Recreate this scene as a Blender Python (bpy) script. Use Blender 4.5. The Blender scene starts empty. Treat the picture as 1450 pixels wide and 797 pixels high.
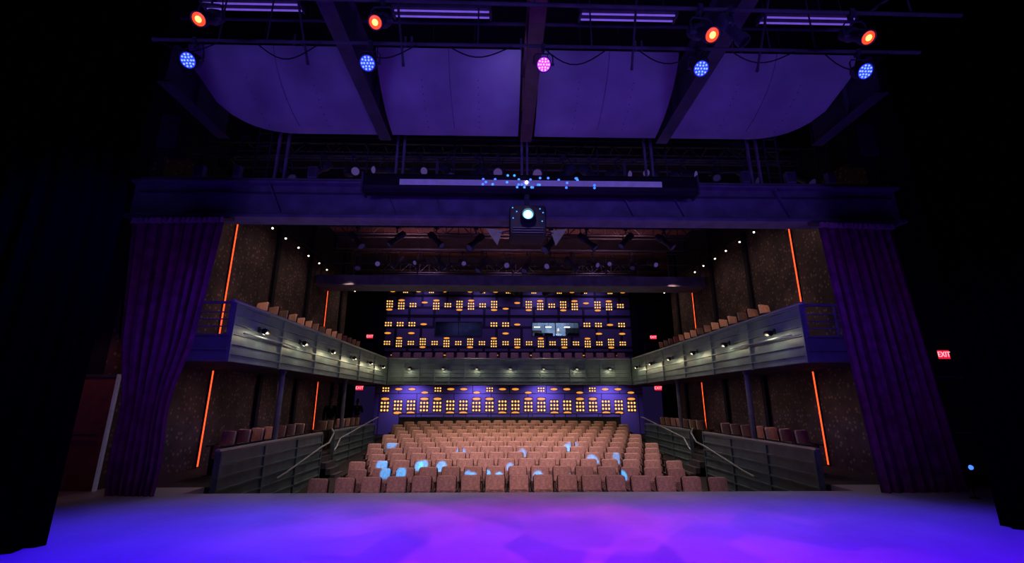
import bpy, math, random
from mathutils import Vector, Matrix, Euler
import bmesh
random.seed(7)
SC=bpy.context.scene
C=SC.collection
try:
    SC.view_settings.view_transform='Standard'
    SC.view_settings.look='None'
    SC.view_settings.exposure=0.15
except Exception: pass

# ------------------------------------------------------------------ materials
def mat(name,col,rough=.6,metal=0.0,var=.25,scale=6.0,emit=None,es=0.0,spec=.5,bump=0.0):
    m=bpy.data.materials.new(name); m.use_nodes=True
    nt=m.node_tree; b=nt.nodes['Principled BSDF']
    tc=nt.nodes.new('ShaderNodeTexCoord'); nz=nt.nodes.new('ShaderNodeTexNoise')
    nz.inputs['Scale'].default_value=scale; nz.inputs['Detail'].default_value=3
    nt.links.new(tc.outputs['Object'],nz.inputs['Vector'])
    r=nt.nodes.new('ShaderNodeValToRGB')
    r.color_ramp.elements[0].position=.3; r.color_ramp.elements[1].position=.7
    r.color_ramp.elements[0].color=[c*(1-var) for c in col]+[1]
    r.color_ramp.elements[1].color=[min(1,c*(1+var)) for c in col]+[1]
    nt.links.new(nz.outputs['Fac'],r.inputs['Fac'])
    nt.links.new(r.outputs['Color'],b.inputs['Base Color'])
    b.inputs['Roughness'].default_value=rough; b.inputs['Metallic'].default_value=metal
    b.inputs['Specular IOR Level'].default_value=spec
    if bump:
        bp=nt.nodes.new('ShaderNodeBump'); bp.inputs['Strength'].default_value=bump
        nt.links.new(nz.outputs['Fac'],bp.inputs['Height']); nt.links.new(bp.outputs['Normal'],b.inputs['Normal'])
    if emit:
        b.inputs['Emission Color'].default_value=list(emit)+[1]; b.inputs['Emission Strength'].default_value=es
        try: m.cycles.emission_sampling='NONE'
        except Exception: pass
    return m

M_black=mat('black_metal',(.008,.007,.012),.55,.2,spec=.3)
M_fix=mat('fixture_black',(.05,.046,.08),.5,.2,spec=.3)
M_proj=mat('projector_shell',(.018,.016,.03),.6,.1,spec=.2)
M_steel=mat('painted_steel',(.16,.145,.21),.7,.0,scale=3,spec=.2)
M_steeld=mat('dark_steel',(.065,.058,.085),.6,.1,scale=3,spec=.3)
M_brownbeam=mat('brown_beam',(.13,.05,.06),.6)
M_cloud=mat('cloud_plaster',(.32,.31,.36),.85,scale=1.2,var=.2,spec=.2)
M_fascia=mat('fascia_metal',(.13,.18,.20),.45,.2,scale=2.5,var=.22,spec=.4)
M_fasciad=mat('fascia_dark',(.09,.10,.12),.5,.3)
M_rail=mat('steel_handrail',(.38,.43,.52),.35,.5,var=.05)
M_drape=mat('black_velour',(.0008,.0008,.0016),.98,scale=20,spec=.0)
M_curtain=mat('plum_velour',(.17,.04,.12),.9,scale=6,spec=.1,var=.35)
M_curtaintop=mat('curtain_heading_tape',(.30,.18,.28),.8)
M_dark=mat('dark_paint',(.014,.012,.02),.8,spec=.2)
M_navy=mat('navy_paint',(.008,.007,.02),.85,spec=.2)
M_ceil=mat('red_timber_ceiling',(.15,.045,.035),.8,scale=.8,var=.6)
M_carpet=mat('dark_carpet',(.022,.018,.024),.95,scale=30)
M_deck=mat('deck_paint',(.05,.045,.06),.8)
M_orange=mat('orange_led',(.5,.08,.02),.5,emit=(1,.085,.02),es=1.5)
M_wlight=mat('amber_lamp',(.8,.5,.1),.5,emit=(1,.54,.11),es=1.3)
M_wlight2=mat('deep_amber_lamp',(.8,.4,.1),.5,emit=(1,.38,.04),es=.8)
M_wplate=mat('lamp_back_plate',(.09,.06,.16),.6)
M_redlens=mat('orange_gel_lens',(.7,.1,.02),.3,emit=(1,.06,.012),es=1.3)
M_redcore=mat('orange_lamp_core',(1,.5,.2),.3,emit=(1,.42,.10),es=2.2)
M_bluelens=mat('blue_led_cell',(.3,.4,1),.3,emit=(.12,.24,1),es=2.4)
M_violetlens=mat('violet_led_plate',(.5,.1,1),.3,emit=(.42,.03,1),es=1.6)
M_pinkcell=mat('pink_led_cell',(.8,.6,1),.3,emit=(.68,.35,1),es=2)
M_blueface=mat('blue_led_plate',(.02,.02,.6),.3,emit=(.02,.03,1),es=2.0)
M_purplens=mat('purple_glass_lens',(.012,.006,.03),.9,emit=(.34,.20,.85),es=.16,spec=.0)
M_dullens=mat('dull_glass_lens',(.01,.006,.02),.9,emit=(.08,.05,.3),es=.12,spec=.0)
M_tube=mat('violet_tube',(.4,.3,.8),.4,emit=(.30,.15,.85),es=.36)  # weak glow stands for lavender light reflected by the tubes
M_bartube=mat('batten_diffuser',(.18,.14,.34),.5,emit=(.22,.15,.62),es=.26,var=.4,scale=5)
M_white=mat('bright_lens',(1,1,1),.3,emit=(.75,.95,1),es=25)
M_halo=mat('projector_glass',(.1,.4,.8),.2,emit=(.14,.55,1),es=2.2)
M_warm=mat('warm_lamp',(1,.9,.7),.3,emit=(1,.88,.65),es=4)
M_beige=mat('beige_plate',(.30,.27,.24),.7,emit=(.3,.27,.24),es=.08)  # faint glow put into the plate so it looks lit
M_red=mat('exit_red',(.6,.02,.04),.4,emit=(1,.015,.06),es=.7)
M_exitw=mat('exit_letter',(1,.5,.5),.4,emit=(1,.40,.48),es=1.2)
M_bluedot=mat('blue_lamp_and_ghost_dot',(.1,.2,1),.3,emit=(.05,.18,1),es=1.6)  # glow of the wing lamp and of the drawn lens ghosts
M_cyandot=mat('cyan_lamp_and_ghost_dot',(.1,.4,1),.3,emit=(.08,.40,1),es=1.0)
M_skin=mat('skin',(.55,.33,.24),.6,var=.08)
M_skind=mat('shadowed_skin',(.12,.07,.055),.7,var=.08)  # skin colour darkened to put the figure in shade
M_hair=mat('dark_hair',(.02,.015,.012),.7)
M_hairg=mat('grey_hair',(.35,.33,.32),.7)
M_shirtb=mat('blue_shirt',(.16,.30,.50),.8)
M_shirtk=mat('silhouette_shirt',(.008,.008,.012),.9,spec=.1)  # shirt colour blackened so the figure reads as a silhouette
M_trous=mat('dark_trousers',(.01,.01,.015),.9,spec=.1)
M_door=mat('red_brown_door',(.18,.07,.045),.6)
M_doorgap=mat('door_gap_glow',(.25,.22,.30),.5,emit=(.4,.36,.6),es=.06)  # glow put into the stile for light in the door-edge gap
M_boothin=mat('booth_interior',(.22,.27,.38),.8,var=.4,scale=1.5)
M_armr=mat('seat_arm',(.025,.016,.018),.5)
M_shell=mat('seat_shell',(.03,.016,.018),.7,spec=.2)

def stage_floor_mat():
    m=mat('stage_floor_vinyl',(.34,.32,.36),.45,var=.12,scale=1.1)
    nt=m.node_tree; b=nt.nodes['Principled BSDF']
    n2=nt.nodes.new('ShaderNodeTexNoise'); n2.inputs['Scale'].default_value=9; n2.inputs['Detail'].default_value=6
    mr=nt.nodes.new('ShaderNodeMapRange'); mr.inputs['To Min'].default_value=.36; mr.inputs['To Max'].default_value=.65
    tc=[n for n in nt.nodes if n.type=='TEX_COORD'][0]
    nt.links.new(tc.outputs['Object'],n2.inputs['Vector'])
    nt.links.new(n2.outputs['Fac'],mr.inputs['Value']); nt.links.new(mr.outputs['Result'],b.inputs['Roughness'])
    return m
M_stage=stage_floor_mat()

def dots_mat(name,base,dot,scale,thr,rough=.8,mixf=.7):
    m=bpy.data.materials.new(name); m.use_nodes=True; nt=m.node_tree; b=nt.nodes['Principled BSDF']
    tc=nt.nodes.new('ShaderNodeTexCoord'); vo=nt.nodes.new('ShaderNodeTexVoronoi'); vo.inputs['Scale'].default_value=scale
    vo.inputs['Randomness'].default_value=.7
    nt.links.new(tc.outputs['Object'],vo.inputs['Vector'])
    r=nt.nodes.new('ShaderNodeValToRGB'); r.color_ramp.elements[0].position=thr-.05; r.color_ramp.elements[1].position=thr+.05
    r.color_ramp.elements[0].color=list(dot)+[1]; r.color_ramp.elements[1].color=list(base)+[1]
    nt.links.new(vo.outputs['Distance'],r.inputs['Fac'])
    nz=nt.nodes.new('ShaderNodeTexNoise'); nz.inputs['Scale'].default_value=scale*.25
    nt.links.new(tc.outputs['Object'],nz.inputs['Vector'])
    mx=nt.nodes.new('ShaderNodeMix'); mx.data_type='RGBA'; mx.blend_type='MULTIPLY'; mx.inputs[0].default_value=mixf
    nt.links.new(r.outputs['Color'],mx.inputs[6]); 
    r2=nt.nodes.new('ShaderNodeValToRGB'); r2.color_ramp.elements[0].position=.35; r2.color_ramp.elements[1].position=.6
    r2.color_ramp.elements[0].color=(.4,.4,.4,1)
    nt.links.new(nz.outputs['Fac'],r2.inputs['Fac']); nt.links.new(r2.outputs['Color'],mx.inputs[7])
    nt.links.new(mx.outputs[2],b.inputs['Base Color']); b.inputs['Roughness'].default_value=rough
    return m
M_wallpat=dots_mat('patterned_wall',(.065,.036,.036),(.22,.14,.115),8.5,.30,.8,.85)
M_seat=dots_mat('seat_fabric',(.36,.19,.15),(.64,.42,.34),26,.33,.85)
M_seat2=mat('seat_back_fabric',(.62,.36,.29),.85,scale=20,var=.25,spec=.2)

def brick_mat(name,c1,c2,mortar,w,h,ms,rough=.6):
    m=bpy.data.materials.new(name); m.use_nodes=True; nt=m.node_tree; b=nt.nodes['Principled BSDF']
    tc=nt.nodes.new('ShaderNodeTexCoord'); sp=nt.nodes.new('ShaderNodeSeparateXYZ'); cb=nt.nodes.new('ShaderNodeCombineXYZ')
    nt.links.new(tc.outputs['Object'],sp.inputs[0]); nt.links.new(sp.outputs[0],cb.inputs[0]); nt.links.new(sp.outputs[2],cb.inputs[1])
    br=nt.nodes.new('ShaderNodeTexBrick'); br.inputs['Scale'].default_value=1
    br.inputs['Brick Width'].default_value=w; br.inputs['Row Height'].default_value=h; br.inputs['Mortar Size'].default_value=ms
    br.inputs['Color1'].default_value=list(c1)+[1]; br.inputs['Color2'].default_value=list(c2)+[1]; br.inputs['Mortar'].default_value=list(mortar)+[1]
    nt.links.new(cb.outputs[0],br.inputs['Vector']); nt.links.new(br.outputs['Color'],b.inputs['Base Color'])
    b.inputs['Roughness'].default_value=rough
    return m
M_purple=brick_mat('purple_panelling',(.20,.14,.34),(.10,.07,.19),(.012,.008,.03),1.45,1.15,.08)
M_purple2=brick_mat('purple_panelling_low',(.30,.22,.60),(.26,.19,.54),(.02,.01,.05),1.9,2.0,.02)

# ------------------------------------------------------------------ mesh builder
class MB:
    def __init__(s): s.v=[];s.f=[];s.m=[]
    def add(s,vs,fs,mi=0):
        o=len(s.v); s.v+= [tuple(p) for p in vs]
        for f in fs: s.f.append([i+o for i in f]); s.m.append(mi)
        return s
    def box(s,x0,x1,y0,y1,z0,z1,mi=0):
        x0,x1=min(x0,x1),max(x0,x1)
        return s.add([(x0,y0,z0),(x1,y0,z0),(x1,y1,z0),(x0,y1,z0),(x0,y0,z1),(x1,y0,z1),(x1,y1,z1),(x0,y1,z1)],
            [(0,3,2,1),(4,5,6,7),(0,1,5,4),(1,2,6,5),(2,3,7,6),(3,0,4,7)],mi)
    def loft(s,loops,mi=0,cap=True):
        n=len(loops[0]); vs=[p for l in loops for p in l]; fs=[]
        for k in range(len(loops)-1):
            for i in range(n):
                j=(i+1)%n; fs.append((k*n+i,k*n+j,(k+1)*n+j,(k+1)*n+i))
        if cap:
            fs.append(tuple(range(n))[::-1]); fs.append(tuple((len(loops)-1)*n+i for i in range(n)))
        return s.add(vs,fs,mi)
    def tube(s,pts,r,n=8,mi=0):
        pts=[Vector(p) for p in pts]; loops=[]
        rs=r if isinstance(r,(list,tuple)) else [r]*len(pts)
        up=None
        for i,p in enumerate(pts):
            a=pts[max(0,i-1)]; b=pts[min(len(pts)-1,i+1)]; d=(b-a).normalized()
            if up is None:
                up=Vector((0,0,1)) if abs(d.z)<.9 else Vector((0,1,0))
            sx=d.cross(up)
            if sx.length<1e-4: sx=d.orthogonal()
            sx.normalize(); sy=sx.cross(d).normalized(); up=sy
            loops.append([p+(sx*math.cos(2*math.pi*k/n)+sy*math.sin(2*math.pi*k/n))*rs[i] for k in range(n)])
        return s.loft(loops,mi)
    def lathe(s,o,ax,prof,n=16,mi=0):
        o=Vector(o); d=Vector(ax).normalized(); sx=d.orthogonal().normalized(); sy=d.cross(sx)
        loops=[[o+d*t+(sx*math.cos(2*math.pi*k/n)+sy*math.sin(2*math.pi*k/n))*r for k in range(n)] for t,r in prof]
        return s.loft(loops,mi)
    def extr(s,prof,p0,p1,nrm,mi=0):
        p0=Vector(p0);p1=Vector(p1);nr=Vector(nrm)
        L=[[Vector((p.x+nr.x*o,p.y+nr.y*o,z)) for o,z in prof] for p in (p0,p1)]
        return s.loft(L,mi)

def rrect(w,h,r,n=4,cx=0,cz=0):
    out=[]
    for (sx,sz,a0) in ((1,1,0),(-1,1,90),(-1,-1,180),(1,-1,270)):
        for k in range(n+1):
            a=math.radians(a0+90*k/n); out.append((cx+sx*(w/2-r)+r*math.cos(a),cz+sz*(h/2-r)+r*math.sin(a)))
    return out

def mkmesh(name,M,mats,smooth=True):
    me=bpy.data.meshes.new(name); me.from_pydata(M.v,[],M.f)
    for m in mats: me.materials.append(m)
    me.polygons.foreach_set('material_index',M.m)
    bm=bmesh.new(); bm.from_mesh(me); bmesh.ops.recalc_face_normals(bm,faces=bm.faces); bm.to_mesh(me); bm.free()
    if smooth:
        me.polygons.foreach_set('use_smooth',[True]*len(me.polygons))
        try: me.set_sharp_from_angle(angle=math.radians(35))
        except Exception: pass
    me.update(); return me
def tag(o,label=None,cat=None,group=None,kind=None):
    if label:o['label']=label
    if cat:o['category']=cat
    if group:o['group']=group
    if kind:o['kind']=kind
    return o
def solo(name,M,mats,label,cat,group=None,kind=None,loc=(0,0,0),rot=(0,0,0),smooth=True):
    o=bpy.data.objects.new(name,mkmesh(name,M,mats,smooth)); C.objects.link(o); o.location=loc; o.rotation_euler=rot
    return tag(o,label,cat,group,kind)
def thing(name,label,cat,group=None,loc=(0,0,0),rot=(0,0,0)):
    o=bpy.data.objects.new(name,None); o.empty_display_size=.1; C.objects.link(o); o.location=loc;o.rotation_euler=rot
    return tag(o,label,cat,group)
def part(par,name,M,mats,label=None,smooth=True,kind=None):
    o=bpy.data.objects.new(name,mkmesh(name,M,mats,smooth)); C.objects.link(o); o.parent=par
    return tag(o,label,kind=kind)
def dup(root,loc,rot=None,scale=None,label=None):
    r=root.copy(); C.objects.link(r); r.location=loc
    if rot is not None:r.rotation_euler=rot
    if scale is not None:r.scale=scale
    if label:r['label']=label
    def rec(src,dst):
        for ch in src.children:
            c=ch.copy(); c.parent=dst; C.objects.link(c); rec(ch,c)
    rec(root,r); return r
def place(root,xf):
    out=[root]
    for i,x in enumerate(xf):
        loc=x[0]; rot=x[1] if len(x)>1 else (0,0,0); sc=x[2] if len(x)>2 else None; lb=x[3] if len(x)>3 else None
        if i==0: first=(loc,rot,sc,lb)
        else: out.append(dup(root,loc,rot,sc,lb))
    root.location=first[0]; root.rotation_euler=first[1]
    if first[2] is not None: root.scale=first[2]
    if first[3]: root['label']=first[3]
    return out
def structure(name,M,mats,label):
    return solo(name,M,mats,label,'room',kind='structure',smooth=False)

def spot(loc,target,energy,col,size=60,blend=.6,r=.04,name='spot_lamp'):
    l=bpy.data.lights.new(name,'SPOT'); l.energy=energy; l.color=col; l.spot_size=math.radians(size); l.spot_blend=blend; l.shadow_soft_size=r
    o=bpy.data.objects.new(name,l); C.objects.link(o); o.location=loc
    o.rotation_euler=(Vector(target)-Vector(loc)).to_track_quat('-Z','Y').to_euler(); return o
def gobo(o,scale,thr,soft=.06):
    # patterned stencil in the lamp: angular cells let light through
    l=o.data; l.use_nodes=True; nt=l.node_tree; em=[n for n in nt.nodes if n.type=='EMISSION'][0]
    tc=nt.nodes.new('ShaderNodeTexCoord'); vo=nt.nodes.new('ShaderNodeTexVoronoi'); vo.inputs['Scale'].default_value=scale
    nt.links.new(tc.outputs['Normal'],vo.inputs['Vector'])
    sp=nt.nodes.new('ShaderNodeSeparateColor'); nt.links.new(vo.outputs['Color'],sp.inputs[0])
    mr=nt.nodes.new('ShaderNodeMapRange'); mr.inputs['From Min'].default_value=thr-soft; mr.inputs['From Max'].default_value=thr+soft
    nt.links.new(sp.outputs[0],mr.inputs['Value']); nt.links.new(mr.outputs['Result'],em.inputs['Strength'])
def point(loc,energy,col,r=.04,name='point_lamp'):
    l=bpy.data.lights.new(name,'POINT'); l.energy=energy; l.color=col; l.shadow_soft_size=r
    o=bpy.data.objects.new(name,l); C.objects.link(o); o.location=loc; return o

PZ=-.004   # side platform level
TZ=3.42    # side balcony tier level
# ------------------------------------------------------------------ room shell
structure('floor',MB().box(-12,12,-3,8.96,-.25,0),[M_stage],'scuffed stage floor washed in blue and violet light')
structure('trim_1',MB().box(-6.0,6.0,8.90,8.955,-1.0,-.252),[M_dark],'black stage front face')
structure('floor_apron',MB().box(-12,-6.15,8.962,9.6,-.25,-.002).box(6.15,12,8.962,9.6,-.25,-.002),[M_stage],'side apron of the stage floor')
fh=MB()
prof=[(8.96,-1.0),(11,-1.0),(22,-.084),(28.8,-.084),(28.8,-1.3),(8.96,-1.3)]
fh.loft([[(-6,y,z) for y,z in prof],[(6,y,z) for y,z in prof]])
structure('floor_house',fh,[M_carpet],'raked dark carpeted auditorium floor')
for s,nm in ((-1,'left'),(1,'right')):
    a,b=sorted((s*6.09,s*8.0))
    structure('floor_side_'+nm,MB().box(a,b,9.62,28.8,-1.3,PZ),[M_carpet],'dark side seating platform')
    a,b=sorted((s*8.0,s*8.3))
    structure('wall_'+nm,MB().box(a,b,9.3,21.8,-1.3,7.25),[M_wallpat],'brown patterned auditorium wall')
    structure('wall_upper_'+nm,MB().box(a,b,9.3,21.8,7.25,10),[M_dark],'dark upper auditorium wall')
    a,b=sorted((s*8.3,s*12.3))
    structure('wall_proscenium_'+nm,MB().box(a,b,9.3,9.6,0,10),[M_navy],'dark proscenium return wall')
    a,b=sorted((s*9.6,s*9.9))
    structure('wall_rear_'+nm,MB().box(a,b,21.8,28.8,-1.3,10),[M_dark],'dark rear side wall')
    a,b=sorted((s*8.3,s*9.9))
    structure('wall_return_'+nm,MB().box(a,b,21.6,21.8,-1.3,10),[M_dark],'dark return wall')
    a,b=sorted((s*12,s*12.3))
    structure('wall_wing_'+nm,MB().box(a,b,-3,9.3,0,10),[M_navy],'dark stage wing wall')
structure('wall_stage_back',MB().box(-12.3,12.3,-3.3,-3,0,10),[M_navy],'dark stage rear wall')
structure('ceiling',MB().box(-12.3,12.3,-3.3,9.6,10,10.2),[M_navy],'black stage house ceiling')
structure('ceiling_house_front',MB().box(-9.9,9.9,9.6,14.6,9.0,9.2),[M_dark],'dark auditorium ceiling near the stage')
structure('ceiling_house',MB().box(-9.9,9.9,14.6,28.8,9.0,9.2),[M_ceil],'dark red timber auditorium ceiling')
uw=MB(); Y=26.0
xs=[-7.1,-4.3,-1.55,1.3,4.1,7.1]
for i in range(5):
    if i in (1,3):
        uw.box(xs[i],xs[i+1],Y,Y+.2,2.6,5.22); uw.box(xs[i],xs[i+1],Y,Y+.2,6.1,8.3)
    else: uw.box(xs[i],xs[i+1],Y,Y+.2,2.6,8.3)
structure('wall_back',uw,[M_purple],'purple panelled rear wall above the balcony')
for i,z in enumerate((7.62,6.42,4.32)):
    structure('trim_%d'%(i+2),MB().box(-7.1,7.1,Y-.05,Y-.002,z-.06,z+.06),[M_dark],'dark horizontal trim on purple rear wall')
structure('wall_back_dark',MB().box(-9.6,-7.1,Y,Y+.2,2.6,9).box(7.1,9.6,Y,Y+.2,2.6,9).box(-7.1,7.1,Y,Y+.2,8.3,9),[M_dark],'dark rear wall surround')
structure('wall_back_lower',MB().box(-6.9,6.9,24,24.2,PZ,2.4),[M_purple2],'purple panelled rear wall under the balcony')
structure('wall_back_lower_dark',MB().box(-9.6,-8.1,24.4,24.6,-.22,2.4).box(8.1,9.6,24.4,24.6,-.22,2.4).box(-8.1,8.1,28.4,28.6,PZ,2.4),[M_dark],'dark wall beside rear doors')
for k_,bxs in (('back',(-6,6,28.3,28.5,4,7)),('centre',(-.1,.1,26.2,28.3,4,6.9)),('left',(-6,-5.9,26.2,28.3,4,6.9)),('right',(5.9,6,26.2,28.3,4,6.9))):
    structure('wall_booth_'+k_,MB().box(*bxs),[M_boothin],'control booth interior wall')
structure('floor_booth',MB().box(-6,6,26.2,28.3,3.9,4.0),[M_deck],'control booth floor')
structure('ceiling_booth',MB().box(-6,6,26.2,28.3,6.9,7.0),[M_dark],'control booth ceiling')
for k,(x0,x1) in enumerate(((-4.3,-1.55),(1.3,4.1))):
    w=MB(); t=.05
    w.box(x0,x1,Y-.03,Y+.12,5.22,5.27).box(x0,x1,Y-.03,Y+.12,6.05,6.1).box(x0,x0+t,Y-.03,Y+.12,5.27,6.05).box(x1-t,x1,Y-.03,Y+.12,5.27,6.05)
    w.box((x0+x1)/2-.02,(x0+x1)/2+.02,Y,Y+.1,5.27,6.05)
    structure('window_%d'%(k+1),w,[M_steeld],'control booth window opening with dark frame')
for s,nm in ((-1,'left'),(1,'right')):
    structure('floor_balcony_'+nm,MB().box(s*6.07,s*7.99,9.45,22.4,2.42,2.6),[M_deck],'dark side balcony deck')
    structure('floor_balcony_tier_'+nm,MB().box(s*6.95,s*7.99,12.45,22.4,2.6,TZ),[M_deck],'dark raised side balcony tier')
structure('floor_balcony_rear',MB().box(-7.95,7.95,22.56,25.99,2.42,2.6),[M_deck],'dark rear balcony deck')
structure('floor_balcony_rear_tier',MB().box(-7.1,7.1,23.9,25.99,2.6,2.95),[M_deck],'dark rear balcony tier')
structure('floor_balcony_rear_top',MB().box(-7.1,7.1,24.9,25.99,2.95,3.3),[M_deck],'dark upper rear balcony tier')
# booth contents
desk=thing('control_desk','grey control desk with monitors inside the booth','desk',loc=(2.7,26.5,4.0))
part(desk,'desk_top',MB().box(-1.3,1.3,-.25,.25,.9,.95),[M_steel])
part(desk,'desk_frame',MB().box(-1.25,-1.2,-.2,.2,0,.9).box(1.2,1.25,-.2,.2,0,.9).box(-1.2,1.2,.16,.2,.3,.9),[M_steeld])
for x in (-.95,-.35,1.0):
    mo=thing('monitor','thin computer monitor on the booth desk','monitor',group='booth monitors',loc=(2.7+x,26.5,4.95))
    part(mo,'screen',MB().box(-.25,.25,.0,.03,.22,.56,0).box(-.23,.23,.03,.034,.24,.54,1),[M_black,M_halo])
    part(mo,'stand',MB().box(-.1,.1,-.05,.12,0,.015).tube([(0,.02,.01),(0,.02,.26)],.015),[M_black])
for x in (1.75,2.45,3.6):
    cl=thing('ceiling_lamp','small lit pendant lamp inside the booth','lamp','booth lamps',loc=(x,27.6,6.05))
    part(cl,'shade',MB().box(-.2,.2,-.06,.06,0,.05),[M_steel]); part(cl,'bulb',MB().box(-.17,.17,-.05,.05,-.03,0),[M_warm]); part(cl,'cord',MB().tube([(0,0,.05),(0,0,.85)],.01,6),[M_black])
rk=thing('equipment_rack','dark equipment rack at the back of the booth','rack',loc=(1.75,27.95,4.0))
part(rk,'cabinet',MB().box(-.3,.3,-.25,.25,0,1.85),[M_black],smooth=False)
for i in range(5): part(rk,'drawer_front',MB().box(-.27,.27,-.27,-.25,.2+.32*i,.42+.32*i),[M_steeld],smooth=False)
structure('door_7',MB().box(3.6,4.5,28.27,28.3,4.0,6.1),[M_dark],'dark inner door of the control booth')
spot((2.7,26.5,6.7),(2.8,28.0,5.2),150,(.6,.8,1),130,.6)
spot((-2.9,27.2,6.7),(-2.9,28.3,5.2),5,(.4,.4,1),130,.6)

def door(n,x0,x1,y,z0,z1,m,label='dark door'):
    d=MB()
    d.box(x0+.06,x1-.06,y-.03,y,z0,z1-.06).box(x0,x0+.06,y-.06,y,z0,z1,1 if n!=1 else 2).box(x1-.045,x1,y-.06,y,z0,z1,1).box(x0+.06,x1-.045,y-.06,y,z1-.06,z1,1 if n!=1 else 2)
    d.tube([(x1-.18,y-.09,z0+1.0),(x0+.2,y-.09,z0+1.0)],.02,8,1 if n!=1 else 2)
    structure('door_%d'%n,d,[m,M_doorgap if n==1 else M_steeld,M_steeld],label)
door(1,-9.0,-7.92,9.28,0,2.12,M_door,label='red brown stage door with one stile glowing for the lit door gap')
door(2,8.35,9.2,9.29,0,2.12,M_dark,label='dark stage door')
door(3,-9.3,-8.3,24.39,0,2.1,M_dark,label='dark rear exit door')
door(4,8.3,9.3,24.39,0,2.1,M_dark,label='dark rear exit door')
door(5,-9.2,-7.8,25.99,2.6,4.8,M_dark,label='dark balcony exit door')
door(6,7.8,9.2,25.99,2.6,4.8,M_dark,label='dark balcony exit door')

for s in (-1,1):
    for y in (14.6,17.2,20.9):
        a,b=sorted((s*7.9,s*7.995))
        solo('wall_pilaster',MB().box(a,b,y-.09,y+.09,0,2.41).box(a,b,y-.11,y+.11,0,.12),[M_navy],'dark slim pilaster on the patterned wall','pilaster','wall pilasters',smooth=False)
        solo('wall_pilaster',MB().box(a,b,y-.09,y+.09,TZ+.003,8.9).box(a,b,y-.12,y+.12,8.7,8.95),[M_dark],'dark slim pilaster on the patterned wall','pilaster','wall pilasters',smooth=False)
    for y in (12.4,17.4):
        solo('support_column',MB().lathe((s*6.25,y,0),(0,0,1),[(0,.10),(.04,.10),(.04,.07),(2.32,.07),(2.32,.10),(2.415,.10)],16),[M_steel],'slim blue grey steel column under the balcony','column','balcony columns')

# ------------------------------------------------------------------ fascia profile
def fprof(z0,z1,n,th=.08):
    h=(z1-z0)/n; p=[]
    for i in range(n):
        a=z0+i*h
        p+=[(.0,a+.02),(.0,a+h-.05),(.035,a+h-.045),(.035,a+h-.01)]
        if i<n-1: p+=[(0,a+h-.005)]
    return p+[(-th,z1-.012),(-th,z0+.012)]
def seams(par,p0,p1,nrm,z0,z1,step,w=.025,m=None):
    p0=Vector(p0);p1=Vector(p1);L=(p1-p0).length; d=(p1-p0)/L; n=max(1,round(L/step)); nr=Vector(nrm)
    for i in range(n+1):
        c=p0+d*(L*i/n); M=MB()
        q=[c-d*w,c+d*w,c+d*w+nr*.04,c-d*w+nr*.04]
        M.loft([[(v.x,v.y,z0) for v in q],[(v.x,v.y,z1) for v in q]])
        part(par,'seam_post',M,[m or M_fascia],smooth=False)
ZB,ZT=2.38,3.60
for s,nm in ((-1,'left'),(1,'right')):
    X=s*5.98; bal=thing('side_balcony','grey metal clad side balcony front with open rail end','balcony','balconies')
    f=MB(); nr=(-s,0,0); f.extr(fprof(ZB,ZT,6),(X,9.35,0),(X,22.35,0),nr); part(bal,'fascia',f,[M_fascia],smooth=False)
    seams(bal,(X,9.38,0),(X,22.3,0),nr,ZB,ZT,2.17)
    part(bal,'top_rail',MB().tube([(X+s*.03,9.3,ZT+.04),(X+s*.03,22.35,ZT+.04)],.035,10),[M_rail])
    part(bal,'end_panel',MB().extr(fprof(ZB,2.95,2),(s*6.0,9.36,0),(s*7.95,9.36,0),(0,-1,0)),[M_fascia],smooth=False)
    f=MB()
    for z in (3.1,3.25,3.4): f.tube([(s*6.0,9.36,z),(s*7.95,9.36,z)],.014,8)
    f.tube([(s*5.98,9.36,3.6),(s*7.95,9.36,3.6)],.03,8)
    for x in (6.05,6.7,7.35,7.9): f.box(s*x-.015,s*x+.015,9.345,9.375,2.9,3.6)
    part(bal,'end_railing',f,[M_steel])
    part(bal,'cable_conduit',MB().tube([(s*5.9,9.7,3.0),(s*5.86,10.2,3.0),(s*5.86,12.1,3.0),(s*5.9,12.4,3.0)],.02,8),[M_rail])
bal=thing('rear_balcony','grey metal clad rear balcony front across the hall','balcony','balconies')
part(bal,'fascia',MB().extr(fprof(ZB,ZT,6),(-5.93,22.45,0),(5.93,22.45,0),(0,-1,0)),[M_fascia],smooth=False)
seams(bal,(-5.9,22.45,0),(5.9,22.45,0),(0,-1,0),ZB,ZT,.74)
part(bal,'top_rail',MB().tube([(-5.93,22.45,ZT+.04),(5.93,22.45,ZT+.04)],.035,8),[M_rail])

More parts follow.
